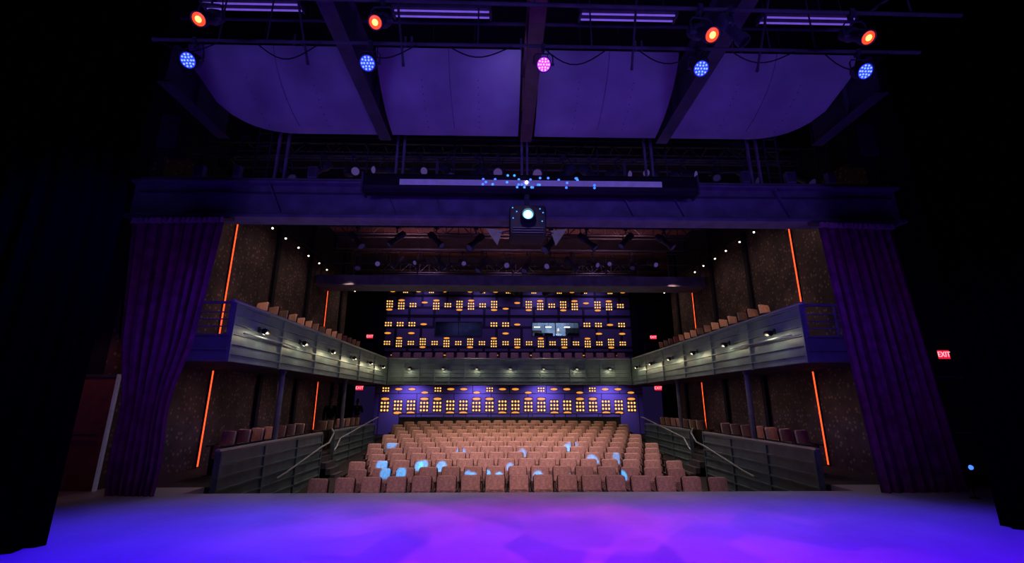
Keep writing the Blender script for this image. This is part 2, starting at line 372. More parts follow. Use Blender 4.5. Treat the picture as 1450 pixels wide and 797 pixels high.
for s in (-1,1):
    X=s*6.0
    for (y0,y1) in ((9.65,15.0),(16.0,21.0)):
        lw=thing('parterre_wall','low grey ribbed metal partition beside the aisle','partition','parterre walls')
        part(lw,'panel',MB().extr(fprof(-1.0,.64,7),(X,y0,0),(X,y1,0),(-s,0,0)),[M_fascia],smooth=False)
        seams(lw,(X,y0+.04,0),(X,y1-.04,0),(-s,0,0),-1.0,.64,1.8)
        part(lw,'cap',MB().box(X-.01*s,X+.085*s,y0,y1,.64,.68),[M_rail],smooth=False)
    for (y0,y1,zz) in ((11.9,15.2,0),(15.9,20.9,1)):
        hr=thing('aisle_handrail','pale steel handrail along the aisle partition','handrail','aisle handrails')
        xx=X-s*.16
        za=-1+.083*(y0-11)+.95; zb=-1+.083*(y1-11)+.95
        if zz==0: pts=[(X-s*.05,y0,za-.25),(xx,y0,za-.22),(xx,y0+.5,za-.15),(xx,y1-.6,zb-.02),(xx,y1,zb+.05),(xx,y1+.35,zb+.32),(X-s*.02,y1+.5,zb+.45)]
        else: pts=[(xx,y0-.2,za-.3),(xx,y0,za-.2),(xx,y0+.3,za+.05),(xx,y1-.5,zb+.12),(xx,y1,zb+.16),(X-s*.05,y1,zb+.16)]
        part(hr,'rail',MB().tube(pts,.024,8),[M_rail])
        for y in (y0+.6,(y0+y1)/2,y1-.7):
            z=za-.15+(zb-za+.15)*(y-y0)/(y1-y0); part(hr,'bracket',MB().tube([(X-s*.02,y,z-.12),(xx,y,z-.1),(xx,y,z-.02)],.012,6),[M_rail])
    st=thing('aisle_steps','dark steps through the gap in the partition','steps','aisle steps',loc=(s*6.03,15.5,0))
    f=MB()
    for i in range(4): f.box(s*(-.5+.15*i),s*.02,-.42,.42,-.70,-.58+.17*i)
    part(st,'step_block',f,[M_deck],smooth=False)
rp=thing('rear_partition','low dark partition with rail behind the last seat row','partition')
part(rp,'panel',MB().extr(fprof(-.084,.92,4),(-5.2,22.1,0),(5.2,22.1,0),(0,-1,0)),[M_fasciad],smooth=False)
f=MB().tube([(-5.2,22.1,1.05),(5.2,22.1,1.05)],.025,8)
for i in range(11): f.box(-5.2+1.04*i-.015,-5.2+1.04*i+.015,22.11,22.14,.9,1.05)
part(rp,'rail',f,[M_steeld])

# ------------------------------------------------------------------ seats
def seat_template(name,label,group):
    r=thing(name,label,'seat',group)
    def slab(w,h,rad,cz,ys,sc,shear,base):
        pl=rrect(w,h,rad,4,0,cz); L=[]
        for y,k in zip(ys,sc):
            L.append([(x*k,y+(cz+(z-cz)*k-base)*shear,cz+(z-cz)*k) for x,z in pl])
        return MB().loft(L)
    part(r,'back_shell',slab(.475,.60,.07,.65,(.135,.145,.165,.17),(.97,1,1,.97),.12,.4),[M_shell],'dark seat shell')
    part(r,'backrest',slab(.44,.56,.055,.672,(.085,.10,.13,.134),(.93,.99,1,.98),.12,.4),[M_seat2])
    part(r,'seat_cushion',slab(.40,.30,.04,.50,(-.05,-.03,.05,.06),(.90,1,1,.96),.10,.4),[M_seat])
    for sx in (-1,1):
        x=sx*.245
        L=rrect(.04,.045,.018,3,x,.64)
        part(r,'armrest',MB().loft([[(a,-.15,b-.004) for a,b in L],[(a,-.12,b) for a,b in L],[(a,.16,b+.01) for a,b in L]]),[M_armr])
        part(r,'leg',MB().box(x-.012,x+.012,-.04,.12,.02,.625).box(x-.016,x+.016,-.12,.18,0,.02),[M_armr],smooth=False)
    return r
zf=lambda y: -1+.08327*max(0,y-11)
xf=[]
counts=[17,15,16,15,16,17,16,17,16,17,18,17]
for i,n in enumerate(counts):
    for k in range(n):
        x=(k-(n-1)/2)*.56; y=11+.9*i+.12-.02*x*x
        xf.append(((x,y,zf(y)),(random.uniform(-.01,.01),0,x*.03+random.uniform(-.015,.015))))
st=seat_template('theater_seat','salmon upholstered tip-up theater seat in a raked row','stalls seats')
place(st,xf)
xf=[]
for s in (-1,1):
    for k in range(16):
        y=10.95+.62*k
        if abs(y-15.5)<.5 or (s<0 and abs(y-17.6)<.4): continue
        xf.append(((s*6.75,y,PZ),(0,0,s*.42)))
st=seat_template('theater_seat','salmon tip-up seat on the side platform behind partition','side platform seats')
place(st,xf)
xf=[]
for s in (-1,1):
    for k in range(15): xf.append(((s*7.4,12.8+.62*k,TZ),(0,0,s*.42)))
st=seat_template('theater_seat','salmon tip-up seat on the side balcony tier','balcony seats')
place(st,xf)
xf=[]
for r_,(y,z,n) in enumerate(((24.35,2.95,22),(25.3,3.3,22))):
    for k in range(n): xf.append((((k-(n-1)/2)*.6,y,z),))
st=seat_template('theater_seat','shadowed tip-up seat on the rear balcony','rear balcony seats')
place(st,xf)

# ------------------------------------------------------------------ wall light groups
def oval(M,cx,cz,w,h,mi):
    n=12; L=[[(cx+w/2*k*math.cos(2*math.pi*i/n),y,cz+h/2*k*math.sin(2*math.pi*i/n)) for i in range(n)] for y,k in ((-.008,1),(-.025,1),(-.038,.8))]
    M.loft(L,mi)
def lightgroup(kind):
    M=MB()
    def plate(w,h,cz):
        p=rrect(w,h,.05,3,0,cz); M.loft([[(x,0,z) for x,z in p],[(x,-.012,z) for x,z in p]],2)
    if kind=='top':
        plate(.50,.78,.04); oval(M,0,.33,.44,.13,1)
        for r in range(3):
            for c in range(3): oval(M,(c-1)*.165,.12-.19*r,.10,.11,0)
    elif kind=='bot':
        plate(.50,.78,-.02); oval(M,0,-.33,.44,.13,1)
        for r in range(3):
            for c in range(3): oval(M,(c-1)*.165,.26-.19*r,.10,.11,0)
    elif kind=='small':
        plate(.54,.36,0)
        for r in range(2):
            for c in range(3): oval(M,(c-1)*.175,.09-.18*r,.105,.105,0)
    elif kind=='oval': plate(.48,.18,0); oval(M,0,0,.44,.13,1)
    return M
meshes={k:None for k in ('top','bot','small','oval')}
def wl(kind,x,y,z,g,sc=1):
    if meshes[kind] is None: meshes[kind]=mkmesh('perforated_wall_lamp',lightgroup(kind),[M_wlight,M_wlight2,M_wplate])
    o=bpy.data.objects.new('perforated_wall_lamp',meshes[kind]); C.objects.link(o); o.location=(x,y,z); o.scale=(sc,1,sc)
    tag(o,{'top':'amber dot cluster lamp with an oval above','bot':'amber dot cluster lamp with an oval below','small':'small six dot amber wall lamp cluster','oval':'single oval amber wall lamp'}[kind],'wall lamp',g)
yl=23.995
for i in range(20):
    x=-6.35+i*.665; k=('top','bot','bot','top')[i%4]
    wl(k,x,yl,1.42 if k=='top' else 1.36,'lower wall lamps',.95)
    if i%4 in(1,2): wl('oval',x,yl,2.22,'lower wall lamps',.85)
    elif i%4==0: wl('small',x,yl,2.2,'lower wall lamps',.75)
    else: wl('oval',x,yl,2.05,'lower wall lamps',.8)
yu=25.995
U=lambda u:(u-725)*.04124+.17
for i in range(21):
    u=552+i*16.4
    if i in (3,10,11,17): wl('oval',U(u),yu,7.2 if i%2 else 6.85,'upper wall lamps',.8)
    else: wl(('bot','top','small')[i%3],U(u),yu,7.05,'upper wall lamps',.84)
for i in range(19):
    if i in (5,10,16): continue
    wl('small' if i%2 else 'oval',U(555+i*18.3),yu,7.86,'upper wall lamps',.62)
for i in range(21):
    u=552+i*16.4
    if not(608<u<691 or 745<u<826): wl('small' if i%4!=3 else 'oval',U(u),yu,5.92,'upper wall lamps',.85)
for i in range(21):
    u=552+i*16.4
    if i%2==0 and not(610<u<690 or 746<u<826): wl('oval',U(u),yu,5.40,'upper wall lamps',.85)
    wl(('small','top','small','bot')[i%4],U(u),yu,(4.84,4.86,4.84,4.86)[i%4],'upper wall lamps',.78)
for i in range(14):
    wl('oval',U(560+i*24),yu,4.15,'upper wall lamps',.4)

# ------------------------------------------------------------------ led strips
for s in (-1,1):
    for y in (12.2,19.2):
        for (z0,z1) in ((.02,2.40),(2.62 if y<13 else TZ+.01,6.75)):
            t=thing('led_wall_strip','thin glowing orange vertical light strip on patterned wall','light strip','wall light strips',loc=(s*7.995,y,0))
            part(t,'channel',MB().box(0,-s*.03,-.04,.04,z0,z1),[M_black],smooth=False)
            part(t,'glowing_tube',MB().box(-s*.03,-s*.045,-.020,.020,z0+.02,z1-.02),[M_orange],smooth=False)
            
# ------------------------------------------------------------------ balcony sconces
def sconce():
    r=thing('balcony_spotlight','small dark round lamp throwing warm light on the balcony front','lamp','balcony front lamps')
    part(r,'arm',MB().box(-.05,.05,-.015,.0,-.06,.06).tube([(0,-.01,0),(0,-.12,0),(0,-.15,-.03)],.015,8),[M_black])
    part(r,'head',MB().lathe((-.10,-.16,-.04),(1,0,-.1),[(0,.03),(.02,.065),(.16,.07),(.2,.06),(.21,.03)],14),[M_black])
    part(r,'lens',MB().lathe((.02,-.13,-.085),(0,.3,-1),[(0,.045),(.02,.04),(.028,.02)],10),[M_warm])
    return r
xf=[]; lp=[]
ys=[10.35,12.5,14.65,16.8,18.95,21.0]
for s in (-1,1):
    for y in ys:
        xf.append(((s*5.94,y,3.18),(0,0,math.radians(90 if s<0 else -90)))); lp.append((s*5.70,y,3.06))
for k in range(7):
    xf.append((((k-3)*1.62,22.41,3.18),(0,0,0))); lp.append(((k-3)*1.62,22.16,3.08))
place(sconce(),xf)
for p in lp: point(p,7.0,(1,.86,.50),.05)

# ------------------------------------------------------------------ stage fixtures
def fixture(name,label,group,tilt,kind,lensmats):
    r=thing(name,label,'stage light',group)
    t=math.radians(tilt); d=Vector((0,-math.cos(t),-math.sin(t))); c=Vector((0,0,-.36))
    part(r,'clamp',MB().box(-.03,.03,-.045,.045,-.06,.045).tube([(0,0,-.05),(0,0,-.14)],.014,8).tube([(0,-.06,-.02),(0,.06,-.02)],.008,6),[M_fix])
    if kind=='par':
        R=.125
        prof=[(-.16,.05),(-.15,.09),(-.05,.115),(.0,.12),(.03,.13),(.10,.13),(.10,.118),(.085,.115)]
    else:
        R=.10
        prof=[(-.30,.05),(-.28,.085),(-.12,.10),(-.08,.085),(-.06,.07),(.16,.075),(.18,.095),(.28,.095),(.28,.083),(.26,.08)]
    part(r,'yoke',MB().tube([(-R-.04,0,-.37),(-R-.04,0,-.2),(-R,0,-.14),(R,0,-.14),(R+.04,0,-.2),(R+.04,0,-.37)],.012,6).tube([(-R-.06,0,-.36),(-R+.02,0,-.36)],.02,8).tube([(R+.06,0,-.36),(R-.02,0,-.36)],.02,8),[M_fix])
    part(r,'body',MB().lathe(c,d,prof,20),[M_fix])
    L=MB(); sx=Vector((1,0,0)); sy=d.cross(sx).normalized()
    if kind=='par':
        L.lathe(c+d*.086,d,[(0,.112),(.004,.11)],20,0)
        for rr,n in ((0,1),(.05,6),(.088,10)):
            for k in range(n):
                a=2*math.pi*k/n; p=c+d*.091+sx*rr*math.cos(a)+sy*rr*math.sin(a)
                L.lathe(p,d,[(0,.015),(.008,.013),(.011,.006)],8,1)
    else:
        L.lathe(c+d*.262,d,[(0,.078),(.01,.07),(.016,.04),(.018,.01)],18,0)
        if len(lensmats)>1: L.lathe(c+d*.276,d,[(0,.042),(.01,.03),(.014,.01)],14,1)
    part(r,'lens',L,lensmats)
    part(r,'power_cable',MB().tube([c-d*.15,c-d*.25+Vector((.04,0,.05)),Vector((.08,.12,-.12)),Vector((.1,.04,-.03)),Vector((.16,0,.02))],.008,6),[M_black])
    return r
bx=[-4.93,-2.38,.17,2.48,4.93]
par=fixture('led_par_light','round led stage light glowing blue hung from a pipe','blue led stage lights',40,'par',[M_blueface,M_bluelens])
place(par,[((x,5.6,6.70),(0,0,0),(.92,)*3) for x in bx if abs(x)>1])
par2=fixture('led_par_light','round led stage light glowing violet hung from centre pipe','blue led stage lights',40,'par',[M_violetlens,M_pinkcell])
par2.location=(.17,5.6,6.70); par2.scale=(.85,.85,.85)
sp=fixture('stage_spotlight','black spotlight with glowing orange lens','orange spotlights',48,'ers',[M_redlens,M_redcore])
place(sp,[((-4.3,4.95,6.85),(0,0,.1),(1.02,)*3),((-2.05,4.95,6.85),(0,0,-.05),(1.02,)*3),((2.25,4.95,6.78),(0,0,.1),(1.1,)*3),((4.35,4.95,6.75),(0,0,-.1),(1.02,)*3)])
sd=fixture('stage_spotlight','unlit black spotlight hanging from a stage pipe','unlit spotlights',62,'ers',[M_black])
place(sd,[((2.66,4.95,6.78),(0,0,1.2),(.95,)*3)])
def pipe(p0,p1,r,label,grp='rigging pipes'):
    p0=Vector(p0);p1=Vector(p1)
    solo('rigging_pipe',MB().tube([p0,p1],r,10).lathe(p0,(p1-p0),[(0,r),(0,r*1.25),(.05,r*1.25),(.05,r)],10),[M_steeld],label,'pipe',grp)
pipe((-5.55,5.6,6.72),(5.9,5.6,6.72),.026,'dark horizontal pipe carrying stage lights')
pipe((-5.55,4.95,6.85),(5.9,4.95,6.75),.026,'dark horizontal pipe carrying stage lights')
pipe((-5.9,6.4,7.9),(5.9,6.4,7.9),.03,'dark horizontal pipe above the stage lights')
pipe((-5.5,4.6,8.0),(5.5,4.6,8.0),.05,'dark horizontal pipe above the stage lights')
for x in (-4.6,-3.9,-.8,.9,3.6,4.3):
    pipe((x,5.6,6.72),(x,5.6,10.0),.012,'thin vertical hanger rod')
for x in (-5.2,0,5.2):
    pipe((x,4.95,6.8),(x,4.95,10.0),.012,'thin vertical hanger rod')
    pipe((x,6.4,7.9),(x,6.4,10.0),.012,'thin vertical hanger rod')
    pipe((x,4.6,8.0),(x,4.6,10.0),.012,'thin vertical hanger rod')
for x in (-3.3,3.4,-1.9,1.5):
    pipe((x,5.68,6.4),(x*1.2,5.0,9.96),.018,'dark slanted support arm')
for x,y in ((-6.4,9.9),(-3.7,9.9),(-1.6,9.9),(1.9,9.9),(3.6,9.9),(6.4,9.9)):
    pipe((x,y,6.15),(x,y,9.0),.02,'thin vertical hanger rod')
def cable(pts,r=.01,lab='black cable drooping from the light pipe',g='draped cables'):
    solo('power_cable',MB().tube(pts,r,6),[M_black],lab,'cable',g)
for k in range(8):
    x0=-5.5+k*1.42
    cable([(x0+1.0*t,5.64+.04*math.sin(5*t),6.73-.30*math.sin(math.pi*t)*(.5+.5*((k*37)%10)/10)) for t in [i/10 for i in range(11)]])
for k in range(9):
    x0=-7.0+k*1.55; L=.9
    cable([(x0+L*t,10.2,7.9-(.2+.12*((k*17)%5)/5)*math.sin(math.pi*t)) for t in [i/10 for i in range(11)]],.014,'black cable drooping above header beam','header cables')
def truss(y,z,x0,x1,h,label,g='box trusses'):
    n=int((x1-x0)/h); t=thing('lighting_truss',label,'truss',g)
    f=MB()
    for zz in (z,z+h):
        for yy in (y,y+h*.8): f.tube([(x0,yy,zz),(x1,yy,zz)],.03,6)
    part(t,'chord',f,[M_steeld])
    f=MB()
    for i in range(n):
        a=x0+(x1-x0)*i/n; b=x0+(x1-x0)*(i+1)/n
        f.tube([(a,y,z if i%2 else z+h),(b,y,z+h if i%2 else z)],.018,5)
        f.tube([(a,y,z),(a,y,z+h)],.018,5); f.tube([(a,y,z+h),(a,y+h*.8,z+h)],.018,5)
    part(t,'lacing',f,[M_steeld],kind='stuff')
    for x in (x0+.5,(x0+x1)/2,x1-.5): part(t,'hanger',MB().tube([(x,y+h*.4,z+h),(x,y+h*.4,9.0)],.02,6),[M_steeld])
truss(10.8,7.75,-7.7,7.7,.5,'dark steel lattice truss above the header beam')
truss(13.4,7.3,-6.6,6.6,.45,'dark steel lattice truss under the ceiling')
truss(15.8,7.6,-6.6,6.6,.45,'dark steel lattice truss under the ceiling')
truss(20.6,7.5,-6.6,6.6,.45,'dark steel lattice truss before the rear wall')
for s in (-1,1):
    for x in (7.15,5.95):
        t=thing('rigging_ladder','dark vertical lattice ladder hanging above the header','ladder','rigging ladders',loc=(s*x,9.45,6.14))
        part(t,'rail',MB().tube([(-.14,0,0),(-.14,0,3.86)],.02,6),[M_steeld]); part(t,'rail',MB().tube([(.14,0,0),(.14,0,3.86)],.02,6),[M_steeld])
        for i in range(11): part(t,'rung',MB().tube([(-.14,0,.2+.33*i),(.14,0,.2+.33*i)],.014,6),[M_steeld])
sl=thing('strip_light','violet lit twin tube strip light above the stage','strip light','strip lights')
part(sl,'housing',MB().box(-.75,.75,-.10,.10,.0,.05).box(-.78,-.75,-.1,.1,-.05,.05).box(.75,.78,-.1,.1,-.05,.05),[M_steeld],smooth=False)
part(sl,'tube',MB().tube([(-.74,-.055,-.025),(.74,-.055,-.025)],.014,8),[M_tube])
part(sl,'tube',MB().tube([(-.74,.055,-.025),(.74,.055,-.025)],.014,8),[M_tube])
part(sl,'hanging_rod',MB().tube([(-.6,0,.05),(-.6,0,2.4)],.008,6),[M_steeld]); part(sl,'hanging_rod',MB().tube([(.6,0,.05),(.6,0,2.4)],.008,6),[M_steeld])
place(sl,[((-4.36,5.85,7.62),),((-1.39,5.85,7.55),),((1.56,5.85,7.55),),((4.46,5.85,7.55),)])
for x,mm in ((-2.9,M_steeld),(.07,M_brownbeam),(2.98,M_steeld),(-6.3,M_steeld),(6.38,M_steeld)):
    w=.12; y0=3.5 if abs(x)<6 else 6.8
    f=MB().box(x-w,x+w,y0,8.55,6.95,6.98).box(x-.03,x+.03,y0,8.55,6.98,7.7).box(x-w,x+w,y0,8.55,7.7,7.73)
    for y in ((4.5,6.0,7.5) if abs(x)<6 else (7.5,)): f.box(x-w,x+w,y-.01,y+.01,6.98,7.7)
    solo('roof_beam',f,[mm],'dark steel roof beam running over the stage','beam','roof beams',smooth=False)
cp=[(8.45,7.02),(8.2,7.05),(7.9,7.11),(7.6,7.22),(7.35,7.35),(7.15,7.50),(7.0,7.66),(6.9,7.82)]
def cloud(x0,x1,cl,cr):
    M=MB(); nx=20
    cols=[]
    for i in range(nx+1):
        t=i/nx; x=x0+(x1-x0)*t; col=[]
        cut=0
        if cl and t<.45: cut=(1-math.sqrt(max(0,1-(1-t/.45)**2)))
        if cr and t>.55: cut=(1-math.sqrt(max(0,1-((t-.55)/.45)**2)))
        n=len(cp)-1
        for j in range(n*2+1):
            u=cut*.72+(1-cut*.72)*j/(n*2); k=min(n-1,int(u*n)); fr=u*n-k
            y=cp[k][0]*(1-fr)+cp[k+1][0]*fr; z=cp[k][1]*(1-fr)+cp[k+1][1]*fr
            col.append((x,y,z))
        cols.append(col)
    m=len(cols[0]); vs=[p for c in cols for p in c]+[(p[0],p[1]+.05,p[2]+.05) for c in cols for p in c]; N=len(cols)*m; fs=[]
    for i in range(nx):
        for j in range(m-1):
            a=i*m+j; fs.append((a,a+1,a+m+1,a+m)); fs.append((N+a,N+a+m,N+a+m+1,N+a+1))
    for i in range(nx):
        a=i*m; fs.append((a,a+m,N+a+m,N+a)); a=i*m+m-1; fs.append((a,N+a,N+a+m,a+m))
    for j in range(m-1):
        a=j; fs.append((a,N+a,N+a+1,a+1)); a=nx*m+j; fs.append((a,a+1,N+a+1,N+a))
    M.add(vs,fs); return M
for (a,b,cl,cr) in ((-6.1,-3.06,1,0),(-2.74,-.1,0,0),(.24,2.82,0,0),(3.14,6.15,0,1)):
    t=thing('acoustic_cloud','large curved grey acoustic ceiling panel lit violet','ceiling panel','acoustic clouds')
    part(t,'curved_panel',cloud(a,b,cl,cr),[M_cloud])
    f=MB()
    for k in range(3):
        x=a+(b-a)*(.3+.2*k)
        for j in range(8): 
            y,z=cp[1+j//2]; y2,z2=cp[2+j//2]; fr=(j%2)*.5
            f.lathe((x,y*(1-fr)+y2*fr,z*(1-fr)+z2*fr),(0,-1,-1),[(0,.012),(.008,.012)],6)
    part(t,'rivet',f,[M_steel],kind='stuff')
    for x in (a+(b-a)*.5,): part(t,'panel_seam',MB().tube([(x,y-.002,z-.002) for y,z in cp[1:]],.007,6),[M_steel])
    for x in (a+.9,b-.9): part(t,'hanging_rod',MB().tube([(x,7.6,7.27),(x,7.6,10)],.01,6),[M_steeld])
for x in (-5.35,-5.15,-2.75,-2.6,.0,.12,2.75,2.9,5.1,5.3):
    solo('hanger_post',MB().box(x-.025,x+.025,8.95,9.0,6.13,10).box(x-.05,x+.05,8.93,9.02,6.13,6.17),[M_steel],'slim vertical steel hanger above the header beam','hanger','steel hangers',smooth=False)
hb=thing('header_beam','wide grey steel header beam across the proscenium lit violet','beam')
f=MB().box(-8.25,8.25,8.98,9.06,5.36,6.08).box(-8.25,8.25,8.82,9.25,5.3,5.36).box(-8.25,8.25,8.82,9.25,6.08,6.13)
part(hb,'web',f,[M_steel],smooth=False)
for x in (-5.4,-3.0,-2.0,2.1,3.2,5.5):
    part(hb,'stiffener',MB().add([(x,8.98,6.08),(x+.03,8.98,6.08),(x+.35,8.98,5.36),(x+.32,8.98,5.36),(x,8.86,6.08),(x+.03,8.86,6.08),(x+.35,8.93,5.36),(x+.32,8.93,5.36)],[(0,1,2,3),(4,7,6,5),(0,4,5,1),(1,5,6,2),(2,6,7,3),(3,7,4,0)]),[M_steel],smooth=False)
part(hb,'conduit',MB().tube([(-8.1,8.9,6.2),(8.1,8.9,6.2)],.025,8),[M_steel])
part(hb,'conduit',MB().tube([(-8.1,8.93,5.42),(8.1,8.93,5.42)],.02,8),[M_steel])
part(hb,'conduit',MB().tube([(-8.1,8.94,5.9),(8.1,8.94,5.9)],.02,8),[M_steeld])
for x,w_ in ((-6.9,.2),(-6.1,.14),(-4.5,.18),(4.9,.16),(5.9,.2),(6.8,.16)):
    jb=thing('junction_box','small grey electrical box on top of header beam','junction box','header junction boxes',loc=(x,8.9,6.22))
    part(jb,'box',MB().box(-w_/2,w_/2,-.06,.06,.0,.26),[M_steel],smooth=False); part(jb,'lid',MB().box(-w_/2+.01,w_/2-.01,-.07,-.06,.02,.24),[M_steeld],smooth=False)
bt=thing('lighting_batten','long black batten housing with a pale violet diffuser strip','lighting batten',loc=(.17,8.55,5.72))
part(bt,'housing',MB().loft([[(x,-.12,.06),(x,-.15,.12),(x,-.15,.34),(x,-.1,.4),(x,.18,.4),(x,.18,.06),(x,.1,.0),(x,-.06,.0)] for x in (-3.42,3.42)]),[M_black],smooth=False)
part(bt,'diffuser',MB().box(-2.68,2.68,-.165,-.15,.13,.25),[M_bartube],smooth=False)
for x0,x1 in ((-3.46,-3.42),(3.42,3.46)): part(bt,'end_cap',MB().box(x0,x1,-.16,.19,-.01,.41),[M_steeld],smooth=False)
for x in (-2,2.05): part(bt,'hanging_bracket',MB().box(x-.03,x+.03,-.02,.27,.4,.44).box(x-.03,x+.03,.23,.27,.44,.9),[M_steeld],smooth=False)
part(bt,'lamp_and_ghost_dot',MB().lathe((-.1,-.166,.2),(0,-1,0),[(0,.03),(.02,.025),(.03,.01)],12),[M_white],'bright white lamp')
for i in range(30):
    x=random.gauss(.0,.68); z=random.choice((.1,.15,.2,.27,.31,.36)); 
    part(bt,'lamp_and_ghost_dot',MB().lathe((x,-.150 if z<.13 or z>.25 else -.166,z),(0,-1,0),[(0,.026),(.01,.024),(.014,.008)],10),[M_cyandot if i%3==0 else M_bluedot],'small blue lens ghost dot')  # lens ghosts drawn as small glowing dots on the housing
pj=thing('projector','black hanging projector with bright white lens','projector',loc=(.08,8.5,4.72))
pl=rrect(.72,.62,.06,4,0,.33)
part(pj,'body',MB().loft([[(x*.95,-.25,z*.98) for x,z in pl],[(x,-.22,z) for x,z in pl],[(x,.35,z) for x,z in pl]]),[M_proj])
part(pj,'lens_barrel',MB().lathe((0,-.24,.42),(0,-1,0),[(0,.15),(.08,.15),(.1,.13),(.1,.11),(.04,.10)],20),[M_black])
part(pj,'lens',MB().lathe((0,-.29,.42),(0,-1,0),[(0,.098),(.01,.095)],20,0).lathe((0,-.302,.42),(0,-1,0),[(0,.065),(.015,.055),(.02,.02)],16,1),[M_halo,M_white])
part(pj,'mount',MB().box(-.05,.05,0,.1,.62,.99).box(-.25,.25,-.1,.2,.62,.65),[M_steeld],smooth=False)
for z in (.05,.1,.15): part(pj,'vent_grille',MB().box(-.3,.3,-.262,-.25,z,z+.02),[M_steeld],smooth=False)
for i,(x,z) in enumerate(((-.3,.58),(-.22,.5),(.24,.56),(.3,.48),(.28,.3),(-.29,.36))): part(pj,'lamp_and_ghost_dot',MB().lathe((x,-.25,z),(0,-1,0),[(0,.014),(.01,.012),(.014,.008)],10),[M_cyandot],'small cyan lamp')
for s in (-1,1):
    f=MB(); P=[(s*.50,.25,.30),(s*.84,.25,.34),(s*.60,.25,-.02)]
    f.loft([[(x,y,z) for x,y,z in P],[(x,y+.03,z) for x,y,z in P]])
    part(pj,'side_wing',f,[M_beige],'pale triangular plate',smooth=False)
    part(pj,'wing_arm',MB().tube([(s*.34,.26,.3),(s*.56,.26,.24)],.015,6),[M_steeld])
spot((.08,8.15,5.14),(0,2,0),40,(.5,.8,1),40)

e2=fixture('stage_spotlight','black spotlight with dull violet lens above header beam','front of house spotlights',20,'ers',[M_purplens])
def rig(root,xs,y,z,sc,amp):
    place(root,[((x,y,z),(0,0,amp*math.sin(i*2.3+x)),(sc*(1+.12*math.sin(i*5)),)*3) for i,x in enumerate(xs)])
rig(e2,[-4.05,-3.3,-2.45,-.55,.45,2.4,3.2,4.0],9.9,7.36,1.2,.8)
e2b=fixture('stage_spotlight','black unlit spotlight above header beam','front of house spotlights',45,'ers',[M_dullens])
rig(e2b,[-5.6,-4.8,-1.75,-1.05,1.05,1.7,4.8,5.6,6.9,-6.9],9.9,7.36,1.2,1.8)
for z,y in ((7.36,9.9),(6.45,9.9),(7.9,10.2)): pipe((-7.9,y,z),(7.9,y,z),.025,'dark pipe carrying front of house lights')
for y in (11.7,14.6,19.6,23):
    f=MB().box(-7.98,7.98,y-.1,y+.1,8.3,8.34).box(-7.98,7.98,y-.02,y+.02,8.34,8.95).box(-7.98,7.98,y-.1,y+.1,8.95,8.99)
    solo('ceiling_joist',f,[M_steeld],'dark steel joist under the red timber ceiling','joist','ceiling joists',smooth=False)
cw=thing('catwalk','dark grey lighting catwalk spanning the auditorium','catwalk')
f=MB().box(-7.98,7.98,17.9,17.98,6.22,6.6).box(-7.98,7.98,17.8,18.9,6.16,6.22).box(-7.98,7.98,18.82,18.9,6.22,6.6)
part(cw,'deck',f,[M_steel],smooth=False)
f=MB().tube([(-7.9,17.9,7.1),(7.9,17.9,7.1)],.025,8).tube([(-7.9,17.9,7.6),(7.9,17.9,7.6)],.025,8)
for i in range(13): f.box(-7.8+1.3*i-.02,-7.8+1.3*i+.02,17.9,17.94,6.6,7.6)
part(cw,'guard_rail',f,[M_steeld])
for k in range(9):
    x0=-6.0+k*1.3
    part(cw,'draped_cable',MB().tube([(x0+.9*t,17.87,7.1-(.2+.12*((k*17)%5)/5)*math.sin(math.pi*t)) for t in [i/10 for i in range(11)]],.018,6),[M_black])
for x in (-6.4,6.4):
    pipe((x,17.2,7.35),(x,17.2,9.0),.02,'thin vertical hanger rod')
pipe((-6.6,17.2,7.35),(6.6,17.2,7.35),.028,'dark pipe carrying catwalk spotlights')
e3=fixture('stage_spotlight','black spotlight with dull violet lens hung at the catwalk','catwalk spotlights',25,'ers',[M_purplens])
rig(e3,(-5.4,-3.7,-2.0,-.3,1.5,3.2,3.95,5.6),17.2,7.35,1.2,.6)
e3b=fixture('stage_spotlight','black unlit spotlight hung at the catwalk','catwalk spotlights',50,'ers',[M_dullens])
rig(e3b,(-6.1,-4.55,-2.9,-1.2,.55,2.35,4.8),17.2,7.35,1.3,1.5)
e4=fixture('stage_spotlight','black unlit spotlight near the auditorium ceiling','rear rig spotlights',45,'ers',[M_dullens])
rig(e4,(-5.2,-3.9,-2.6,-1.3,1.2,2.4,3.7,5),14.1,7.2,1.35,1.2)
pipe((-6.5,14.1,7.2),(6.5,14.1,7.2),.028,'dark pipe near the ceiling')
pipe((-6.5,21.6,7.35),(6.5,21.6,7.35),.03,'dark pipe before the rear wall')
for x in (-6,6):
    pipe((x,14.1,7.2),(x,14.1,9.0),.02,'thin vertical hanger rod'); pipe((x,21.6,7.35),(x,21.6,9.0),.02,'thin vertical hanger rod')
e5=fixture('stage_spotlight','black spotlight hung before the rear wall','rear rig spotlights',25,'ers',[M_black])
rig(e5,(-4.9,-3.2,-1.4,.1,1.9,3.3,5.1),21.6,7.35,1.3,.8)
def track():
    r=thing('track_spotlight','small black track spotlight with warm white lamp','track light','side track lights')
    part(r,'stem',MB().tube([(0,0,0),(0,0,-.14)],.012,6),[M_black])
    part(r,'head',MB().lathe((0,.05,-.15),(0,-.8,-.6),[(0,.03),(.02,.05),(.2,.055),(.2,.045),(.18,.04)],12),[M_black])
    part(r,'lamp_face',MB().lathe((0,-.093,-.258),(0,-.8,-.6),[(0,.030),(.006,.024)],10),[M_warm])
    return r
xf=[]
for s in (-1,1):
    for k in range(11): xf.append(((s*7.45,12.2+.9*k,6.95),(0,0,-s*(.5+.3*math.sin(k*3)))))
place(track(),xf)
